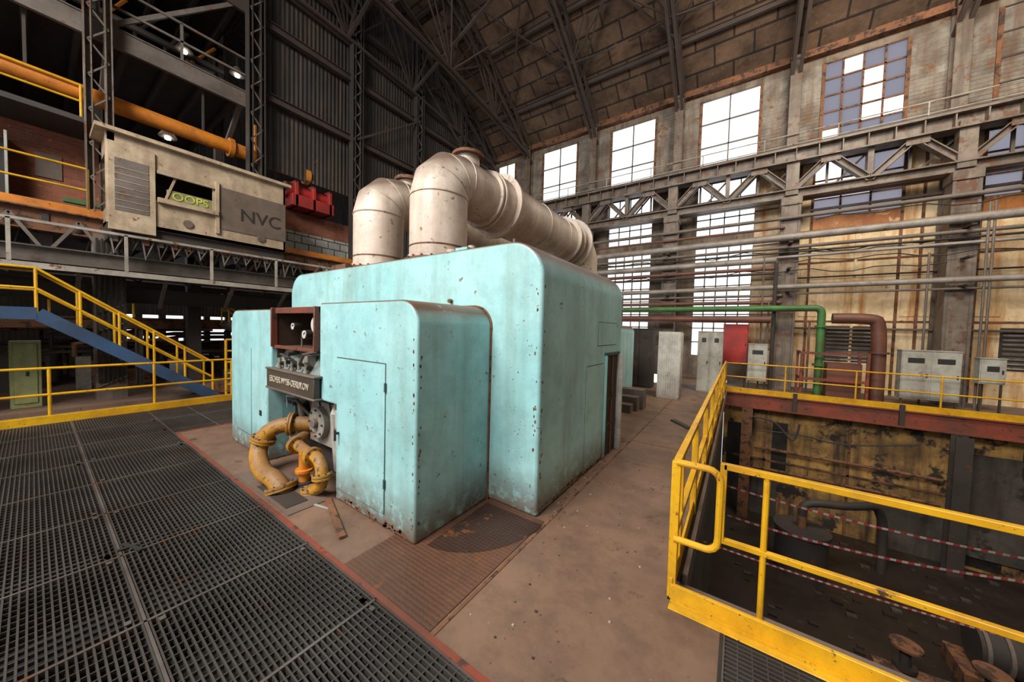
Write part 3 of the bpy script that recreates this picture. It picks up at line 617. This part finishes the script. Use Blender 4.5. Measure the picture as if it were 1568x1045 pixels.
# ------------------------------------------------------------------ roof
def rz(y): return 17.35-4.85*((y-4)/12.8)**2
b=MB('ceiling')
ys=[16.9-i*(25.6/24) for i in range(25)]
for y0,y1 in zip(ys[:-1],ys[1:]): b.poly([(-13.2,y0,rz(y0)),(13.2,y0,rz(y0)),(13.2,y1,rz(y1)),(-13.2,y1,rz(y1))],'roof')
b.build()
b=MB('roof_trusses')
def lz(y): return 11.9+1.2*(1-((y-4)/12.8)**2)
def rib(x,dep,w,fan):
    n=24; Y=[16.7-i*(25/n) for i in range(n+1)]
    for i in range(n):
        y0,y1=Y[i],Y[i+1]
        for dx in (-.14,.14):
            b.beam((x+dx,y0,rz(y0)-.25),(x+dx,y1,rz(y1)-.25),w,w*1.3,'truss')
            b.beam((x+dx*.8,y0,rz(y0)-dep),(x+dx*.8,y1,rz(y1)-dep),w,w,'truss')
            b.beam((x+dx,y0,rz(y0)-(dep if i%2 else .25)),(x+dx,y1,rz(y1)-(.25 if i%2 else dep)),.05,.05,'truss')
    if fan:
        nodes=[(16.4-j*3.1) for j in range(8)]
        for j in range(len(nodes)-1): 
            y0,y1=nodes[j],nodes[j+1]
            for dx in (-.1,.1): b.beam((x+dx,y0,lz(y0)),(x+dx,y1,lz(y1)),.10,.10,'truss')
        for y in nodes[1:]:
            for k in (-2.6,-1.6,-.7,0,.7,1.6,2.6):
                yy=y+k
                if yy<16.6: b.beam((x,y,lz(y)),(x,yy,rz(yy)-.3),.055,.055,'truss')
for i,x in enumerate(cols[:-1]): rib(x if i else x+.2,.95,.11,i in (0,1))
for y in [15,12.6,10.2,7.8,5.4,3,.6,-1.8]: b.ib((-13.2,y,rz(y)-.12),(13.2,y,rz(y)-.12),.12,.22,'truss')
for a,c in zip(cols[:-1],cols[1:]):
    for y in (14.6,9.8,5):
        y2=y-4.8
        b.beam((a,y,rz(y)-.35),(c,y2,rz(y2)-.35),.06,.06,'truss'); b.beam((c,y,rz(y)-.35),(a,y2,rz(y2)-.35),.06,.06,'truss')
for x in cols[2:5]:
    for y in (13.6,10.4,7.2):
        z0=rz(y)-.95
        for dx in (-1.7,-.9,.9,1.7):
            b.beam((x,y,z0),(x+dx,y+.6,rz(y+.6)-.25),.045,.045,'truss'); b.beam((x,y,z0),(x+dx,y-.8,rz(y-.8)-.25),.045,.045,'truss')
for y in (10.2,7.1,4.0):
    z0=lz(y)
    b.beam((-13,y,z0),(-6.55,y,rz(y)-.9),.10,.10,'truss'); b.beam((-13,y,z0),(-10.5,y,rz(y)-.3),.06,.06,'truss'); b.beam((-10.5,y,z0),(-13,y,rz(y)-.3),.06,.06,'truss')
    for k in (-2,2): b.beam((-10.5,y,z0),(-8.5,y+k,rz(y+k)-.3),.05,.05,'truss'); b.beam((-10.5,y,z0),(-12.6,y+k,rz(y+k)-.3),.05,.05,'truss')
b.build()

# ------------------------------------------------------------------ left gable side (X=-13)
b=MB('wall_gable')
gy=[4.3+i*.62 for i in range(21)]
for y0,y1 in zip(gy[:-1],gy[1:]): b.poly([(-13.35,y0,7.2),(-13.35,y1,7.2),(-13.35,y1,rz(y1)),(-13.35,y0,rz(y0))],'clad')
b.poly([(-13.35,9.5,4),(-13.35,16.8,4),(-13.35,16.8,7.4),(-13.35,9.5,7.4)],'clad')
b.build()
for y in (1.0,4.15,7.5,10.6,13.6):
    b=MB('lattice_stanchion'); top=rz(y)-.2; bot=4.55
    for dy in (-.16,.16): b.ib((-13.0,y+dy,bot),(-13.0,y+dy,top),.3,.12,'colpaint' if y<2 else 'steel_dk',.02)
    z=bot
    while z<top-.6: b.beam((-12.9,y-.16,z),(-12.9,y+.16,z+.4),.04,.03,'steel'); b.beam((-12.9,y+.16,z+.4),(-12.9,y-.16,z+.8),.04,.03,'steel'); z+=.8
    b.build()
b=MB('gable_girts')
for z in (9.4,11.7,13.9): b.ib((-13.1,4,z),(-13.1,16 if z<13 else 13,z),.2,.25,'truss')
for y0,z0,y1,z1 in ((4.2,13.8,7.5,16.5),(7.5,13.8,4.2,16.5),(7.5,9.4,10.6,11.7),(10.6,13.8,13.6,11.7)): b.beam((-12.9,y0,z0),(-12.9,y1,z1),.08,.08,'truss')
b.build()
b=MB('concrete_pier')
b.box(-13.25,.85,0,-12.75,1.35,4.0,'colpaint')
for z in range(8): b.beam((-12.73,.85,.3+z*.45),(-12.73,1.35,.55+z*.45),.05,.03,'steel')
for i in range(6): b.tube([(-12.7,.9+i*.08,3.9),(-12.68,.88+i*.09,2.5),(-12.7,.9+i*.07,.4)],.018,'black',6)
b.build()
DZ=4.5
b=MB('platform')
b.box(-20,-7.9,DZ-.08,-12.9,12,DZ,'steel_dk')
b.box(-12.92,-7.9,DZ-.12,-12.86,12,DZ+.08,'orange')
b.ib((-12.95,-7.9,DZ-.35),(-12.95,12,DZ-.35),.3,.5,'rust',.03)
b.ib((-12.6,-7.9,3.35),(-12.6,12,3.35),.25,.35,'steel',.03)
for i in range(22):
    y=-7.9+i*.9
    b.beam((-12.8,y,3.4),(-12.8,y+.45,DZ-.3),.06,.06,'steel'); b.beam((-12.8,y+.45,DZ-.3),(-12.8,y+.9,3.4),.06,.06,'steel')
    b.beam((-18,y,DZ-.3),(-12.9,y,DZ-.3),.1,.22,'steel_dk')
b.build()
b=MB('catwalk'); b.box(-12.9,-7.9,3.0,-12.0,12,3.05,'steel_dk'); b.box(-12.02,-7.9,2.98,-11.98,12,3.10,'whiterail')
for i in range(14):
    y=-7.5+i*1.35; b.beam((-12.9,y,2.3),(-12.05,y,2.98),.07,.07,'steel')
b.build()
rail('catwalk_railing',[(-12.0,-7.9,3.1),(-12.0,12,3.1)],.85,(),.028,'whiterail',1.5,sq=True).build()
rail('platform_railing',[(-12.88,-7.9,DZ),(-12.88,.8,DZ)],1.0,(.5,),.024,'yellow',1.5).build()
b=MB('underdeck_pipework')
for z,r,k in ((3.0,.12,'steel_dk'),(2.75,.08,'brownpipe'),(3.4,.06,'steel')): b.tube([(-14.5,-7.8,z),(-14.5,12,z)],r,k,10)
for i in range(14):
    y=-2+i*1.0; b.tube([(-13.6,y,4.1),(-13.7,y+.2,3.3),(-13.7,y+.7,3.0),(-13.6,y+.9,4.1)],.03,'black' if i%2 else 'steel',6)
    b.box(-13.5,y,3.5,-13.3,y+.3,3.9,random.choice(['steel','rust','steel_dk']))
for y in (-3,2.7,6.1,9.4): b.box(-14.2,y,0,-13.9,y+.3,4.1,'steel_dk')
b.ib((-13.2,-7.8,2.6),(-13.2,12,2.6),.25,.4,'steel_dk')
b.build()
# inner mezzanine in the side bay
b=MB('side_bay_mezzanine')
b.box(-19,-7,1.95,-14.8,12,2.03,'steel_dk'); b.ib((-14.8,-7,1.85),(-14.8,12,1.85),.15,.3,'rust',.02)
for y in (-5,-2,1.8,4.6,7.5,10.5): b.ib((-14.8,y,0),(-14.8,y,1.7),.15,.15,'steel')
for z in (2.5,3.0): b.cyl((-14.8,-7,z),(-14.8,12,z),.024,'yellow',8)
for i in range(14): b.cyl((-14.8,-7+i*1.45,2.03),(-14.8,-7+i*1.45,3.0),.024,'yellow',8)
b.build()
b=MB('staircase')
for x in (-14.3,-13.6):
    b.beam((x,6.2,0.0),(x,3.6,1.95),.05,.2,'steel')
    for h in (.5,.95): b.cyl((x,6.2,h),(x,3.6,1.95+h),.024,'yellow',8)
    for i in range(5): t=i/4; b.cyl((x,6.2-2.6*t,1.95*t),(x,6.2-2.6*t,1.95*t+.95),.024,'yellow',8)
for i in range(10): t=(i+.5)/10; b.box(-14.3,6.2-2.6*t-.12,1.95*t,-13.6,6.2-2.6*t+.12,1.95*t+.03,'steel')
b.build()
C=empty('crane_operator_cabin')
cx0,cx1,cy0,cy1,cz0,cz1=-13.5,-12.0,1.02,4.60,4.2,6.25
b=MB('cabin_shell',C)
def yzbox(y0,y1,z0,z1,k,x=cx1,t=.06): b.box(x-t,y0,z0,x,y1,z1,k)
b.box(cx0,cy0,cz0,cx1,cy1,cz0+.1,'cabin')
b.box(cx0-.1,cy0-.18,cz1,cx1+.14,cy1+.12,cz1+.09,'cabin')
b.box(cx0,cy0,cz0,cx0+.06,cy1,cz1,'cabin'); b.box(cx0,cy1-.06,cz0,cx1,cy1,cz1,'cabin')
yzbox(cy0,cy1,cz0,cz0+.75,'cabin'); yzbox(cy0,cy1,cz1-.6,cz1,'cabin'); yzbox(cy0,cy0+.12,cz0,cz1,'cabin')
yzbox(3.0,cy1,cz0+.35,cz1-.55,'cabind',cx1+.02,.08)
yzbox(2.9,2.98,cz0+.2,cz1-.45,'cabin',cx1+.06,.1)
b.box(cx1-.02,cy0+.78,cz0+.68,cx1+.12,2.95,cz0+.80,'cabin'); b.box(cx1-.02,cy0+.78,cz1-.66,cx1+.05,2.95,cz1-.58,'cabin')
b.box(cx0,cy0,cz0,cx1,cy0+.06,cz0+.4,'cabin'); b.box(cx0,cy0,cz1-.4,cx1,cy0+.06,cz1,'cabin'); b.box(cx0,cy0,cz0,cx0+.4,cy0+.06,cz1,'cabin')
b.box(cx1-.15,cy0-.02,cz0,cx1,cy0+.06,cz1,'cabin')
b.box(cx1-.04,cy0+.0,cz0-.15,cx1+.05,cy0+.75,cz1-.2,'cabin'); b.box(cx1+.05,cy0+.10,cz0+.3,cx1+.06,cy0+.64,cz1-.55,'steel')
for z in range(7): b.box(cx1+.06,cy0+.10,cz0+.38+z*.15,cx1+.07,cy0+.64,cz0+.40+z*.15,'cabin')
b.box(cx0+.1,1.3,cz0+.1,cx0+.2,4.4,cz1-.2,'dark'); b.box(cx0+.3,2.2,cz0+.1,cx0+.9,2.7,cz0+1.1,'palegreen'); b.box(cx1-.10,1.98,cz0+.80,cx1-.05,2.9,cz0+1.08,'palegreen')
b.beam((cx1-.05,1.95,cz0+.8),(cx1-.05,2.15,cz1-.6),.05,.05,'cabin'); b.beam((cx1-.05,2.88,cz0+.8),(cx1-.05,2.88,cz1-.6),.05,.05,'cabin')
for y in (2.35,3.95): b.cyl((cx1+.02,y,cz0+.30),(cx1+.04,y,cz0+.30),.10,'cabind',20)
b.box(cx0,cy0,cz0-.35,cx1-.1,cy1,cz0,'steel_dk')
b.build(.02,2)
text('NVC',.50,(cx1+.03,3.95,5.05),(math.pi/2,0,math.pi/2),'graf',C,'graffiti_tag')
text('OOPS',.27,(cx1-.04,2.42,cz0+.94),(math.pi/2,0,math.pi/2),'grafy',C,'graffiti_small')
b=MB('cable_festoon',C)
for i in range(16):
    y=1.05+i*.25; dz=random.uniform(0,.25); b.tube([(cx1-.1,y,cz0-.2),(cx1-.05,y+.05,cz0-.5-dz),(cx1-.1,y+.2,cz0-.3)],.022,'steel_dk' if i%2 else 'steel',6)
    b.box(cx1-.2,y,cz0-.40,cx1-.08,y+.12,cz0-.2,'rust' if i%3 else 'steel')
b.build()
b=MB('brick_control_room')
b.box(-15.6,-7.9,DZ,-14.6,1.9,6.7,'brick'); b.box(-15.8,-7.9,6.7,-13.25,.8,6.82,'steel_dk')
b.box(-14.6,-1.95,DZ,-14.56,-1.0,6.3,'lgrey'); b.box(-14.6,-.95,DZ,-14.57,-.3,6.2,'dark'); b.box(-14.58,-.3,DZ,-13.9,-.26,6.2,'lgrey'); b.box(-14.6,.1,5.5,-14.57,.5,6.1,'cabind'); b.box(-14.6,.5,5.0,-14.56,1.5,5.1,'green')  # near-black sheet paints the shade of the open doorway
b.box(-15.6,4.65,DZ,-14.2,12,6.25,'brick'); b.box(-14.21,4.9,DZ,-14.18,9,5.5,'tile')
b.build()
rail('brick_room_railing',[(-13.3,-7.9,6.82),(-13.3,.75,6.82)],.75,(.5,),.024,'yellow',1.6).build()
b=MB('red_compressor'); b.box(-14.4,5.4,6.28,-13.5,6.9,6.7,'red'); b.cyl((-13.95,5.3,6.9),(-13.95,6.9,6.9),.28,'red',18)
for y in (5.5,6.1,6.7): b.box(-14.3,y,6.28,-13.5,y+.12,7.2,'red')
b.build(.02,2)
b=MB('orange_overhead_pipe'); pz=7.5; b.tube([(-13.55,-7.9,pz),(-13.55,3.8,pz),(-13.55,5.9,pz-.05)],.2,'orange',18)
b.cyl((-13.55,3.6,pz),(-13.55,3.72,pz),.28,'orange',20); b.cyl((-13.55,5.8,pz-.05),(-13.55,5.95,pz-.05),.28,'orange',20); b.tube([(-13.55,4.3,pz),(-13.55,4.3,8.5)],.08,'orange',10)
for y in (-3,0,3): b.beam((-13.5,y,pz-.22),(-13.5,y,8.9),.05,.05,'steel_dk')
b.build()
b=MB('upper_gantry')
for z,x0,x1 in ((9.3,-20,-13.25),(12.2,-20,-13.25)):
    b.box(x0,-7.9,z-.06,x1,4.0,z,'steel_dk'); b.ib((x1,-7.9,z-.25),(x1,4.0,z-.25),.1,.5,'steel' if z<10 else 'truss',.03)
    for i in range(16):
        y=-7.6+i*.76; b.beam((x0,y,z-.2),(x1,y,z-.2),.1,.25,'steel_dk')
for y in (1.2,3.9): b.beam((-15,y,8.0),(-13.3,y,9.1),.12,.12,'steel')
for y in (-2,1.2,4.1): b.ib((-16.5,y,4.9),(-16.5,y,15),.25,.25,'steel_dk')
for y0,y1 in ((1.2,3.9),(-3,1.0)): b.beam((-13.3,y0,9.3),(-13.3,y1,12.0),.1,.1,'steel')
for i in range(16):
    y=-7+i*.7; b.tube([(-17,y,9.4),(-17,y,11.5),(-16,y+.4,11.8)],.05,'steel_dk' if i%3 else 'orange',6)
for z in (9.9,10.8,13.2,14): b.tube([(-15.5,-7.8,z),(-15.5,4,z)],.1,'steel_dk',8)
for i in range(6): b.box(-16.2,-4+i*1.4,9.3,-15.4,-3.3+i*1.4,10.2+.2*(i%3),'steel_dk')
b.build()
rail('gantry_railing',[(-13.25,-7.9,9.3),(-13.25,4.0,9.3)],1.0,(.5,),.028,'steel',1.4,sq=True).build()
b=MB('wall_left')
b.box(-24.2,-8,0,-24,2.2,1.0,'dark'); b.box(-24.2,2.2,0,-24,8,.9,'dark'); b.box(-24.2,2.2,2.2,-24,8,18,'clad'); b.box(-24.2,-8,1.0,-24,2.2,18,'clad'); b.box(-24.2,8,0,-24,16.8,18,'clad')
for y in (2.8,3.6,4.5,5.3,6.2,7.1): b.box(-24.2,y,.9,-24,y+.25,2.2,'dark')
b.build()
b=MB('wall_side_bay_far'); b.box(-24,16.8,0,-13.2,17,18,'clad'); b.build()
b=MB('wall_side_bay_near'); b.box(-24,-8.2,0,-13.5,-8,18,'clad'); b.build()
b=MB('ceiling_side_bay'); b.box(-24.2,-8,17,-13.2,17,17.2,'clad'); b.build()
b=MB('kerb'); b.box(-10.62,-8,-.3,-10.5,6.2,.14,'yellow'); b.box(-11.4,-8,-.1,-10.62,6.2,0.02,'steel'); b.build()
rail('floor_railing',[(-10.7,-8,.02),(-10.7,5.6,.02)],1.0,(.5,),.024,'yellow',1.3).build()
b=MB('pump_skid')
for y in (-2.3,2.9): b.box(-12.3,y,.02,-11.6,y+1.5,.3,'rust'); b.box(-12.2,y+.2,.3,-11.7,y+.8,.6,'steel_dk'); b.cyl((-11.95,y+.8,.5),(-11.95,y+1.4,.5),.18,'steel_dk',16)
b.build(.01,1)
b=MB('yellow_access_ladder')
for y in (2.9,3.4): b.cyl((-11.2,y,0),(-11.2,y,1.5),.03,'yellow',8)
for z in (.3,.6,.9,1.2,1.5): b.cyl((-11.2,2.9,z),(-11.2,3.4,z),.025,'yellow',8)
b.build()
b=MB('staircase')
for x in (-12.3,-11.5):
    b.beam((x,.05,2.05),(x,2.7,-.0),.05,.24,'blue'); b.box(x-.03,-5,1.93,x+.03,.05,2.17,'blue')
    for h in (.5,.9): b.cyl((x,.05,2.05+h),(x,2.7,.0+h),.024,'yellow',8); b.cyl((x,-5,2.05+h),(x,.05,2.05+h),.024,'yellow',8)
    for i in range(6): t=i/5; b.cyl((x,.05+2.65*t,2.05-2.05*t),(x,.05+2.65*t,2.95-2.05*t),.024,'yellow',8)
    for y in (-4.8,-3.2,-1.6): b.cyl((x,y,2.05),(x,y,2.95),.024,'yellow',8)
for i in range(11): t=(i+.5)/11; b.box(-12.3,.05+2.65*t-.12,2.05-2.05*t,-11.5,.05+2.65*t+.12,2.08-2.05*t,'steel')
b.box(-12.3,-5,2.05,-11.5,.05,2.09,'steel')
b.build()
cabinet('control_cabinet',-12.9,-12.35,-1.2,-.6,0,1.75,'palegreen').build(.01,1)
b=MB('control_cabinet'); b.box(-13.0,-.3,0,-12.6,.1,1.45,'palegreen'); b.box(-12.6,-.25,.1,-12.58,.05,1.4,'palegreen'); b.box(-12.58,-.1,.7,-12.56,-.06,.8,'black'); b.build(.01,1)
b=MB('side_bay_machinery')
for i in range(60):
    x=random.uniform(-20,-15); y=random.uniform(-4,12); h=random.uniform(.4,1.3); w=random.uniform(.2,.7)
    k=random.choice(['steel_dk','steel','rust','steel_dk','engine'])
    if i%2: b.cyl((x,y,0),(x,y,h),w*.5,k,14)
    else: b.box(x,y,0,x+w,y+w,h,k)
    b.tube([(x,y,h),(x,y,h+.35),(x+.3,y+.5,h+.45),(x+.3,y+2,h+.45)],.05,random.choice(['steel','rust','steel_dk']),8)
b.build()
for x,y,z in ((-15,4.25,10.7),(-15,2.5,7.7),(-15,2.9,10.6)):
    b=MB('pendant_lamp'); b.cyl((x,y,z),(x,y,z+.25),.22,'steel',16,.08); b.cyl((x,y,z+.2),(x,y,z+.6),.02,'black',6)
    b.cyl((x,y,z-.06),(x,y,z+.04),.07,'bulb',12); b.build()

# ------------------------------------------------------------------ lights & world
def area(name,loc,size,power,rot,col=(1,.97,.92),sy=None):
    l=bpy.data.lights.new(name,'AREA'); l.energy=power; l.size=size; l.color=col
    if sy: l.shape='RECTANGLE'; l.size_y=sy
    o=bpy.data.objects.new(name,l); scn.collection.objects.link(o); o.location=loc; o.rotation_euler=rot; return o
area('hall_fill',(-4,-6,11.5),7,2800,(math.radians(45),0,math.radians(-4)),(1,.96,.90),4)  # added soft fill for the hall, no fixture modelled
area('wall_fill',(4,8,12.5),5,1400,(math.radians(50),0,0),(1,.9,.74),3)  # added fill aimed at the window wall, not a real lamp
area('side_bay_fill',(-17,2,8.8),5,130,(0,0,0),(1,.93,.85),8)  # added fill for the side bay, separate from the pendant lamps
area('side_bay_fill',(-16,2,4.0),3,110,(0,0,0),(1,.93,.85),8)  # second added fill, under the platform deck
w=bpy.data.worlds.new('overcast_sky'); scn.world=w; w.use_nodes=True
bg=w.node_tree.nodes['Background']; bg.inputs[0].default_value=(.95,.97,1,1); bg.inputs[1].default_value=1.95

# ------------------------------------------------------------------ camera
f,yaw,pit,rol=505.,math.radians(34.5),math.radians(2.2),math.radians(1.5)
fh=Vector((-math.sin(yaw),math.cos(yaw),0)); R0=Vector((math.cos(yaw),math.sin(yaw),0))
F=fh*math.cos(pit)+Vector((0,0,-math.sin(pit))); U0=fh*math.sin(pit)+Vector((0,0,math.cos(pit)))
R=R0*math.cos(rol)+U0*math.sin(rol); U=-R0*math.sin(rol)+U0*math.cos(rol)
mt=Matrix((( R.x,U.x,-F.x,0),(R.y,U.y,-F.y,0),(R.z,U.z,-F.z,2.0),(0,0,0,1)))
cam=bpy.data.cameras.new('camera'); cam.sensor_width=36; cam.lens=f/1568*36; cam.clip_start=.05
co=bpy.data.objects.new('camera',cam); scn.collection.objects.link(co); co.matrix_world=mt; scn.camera=co
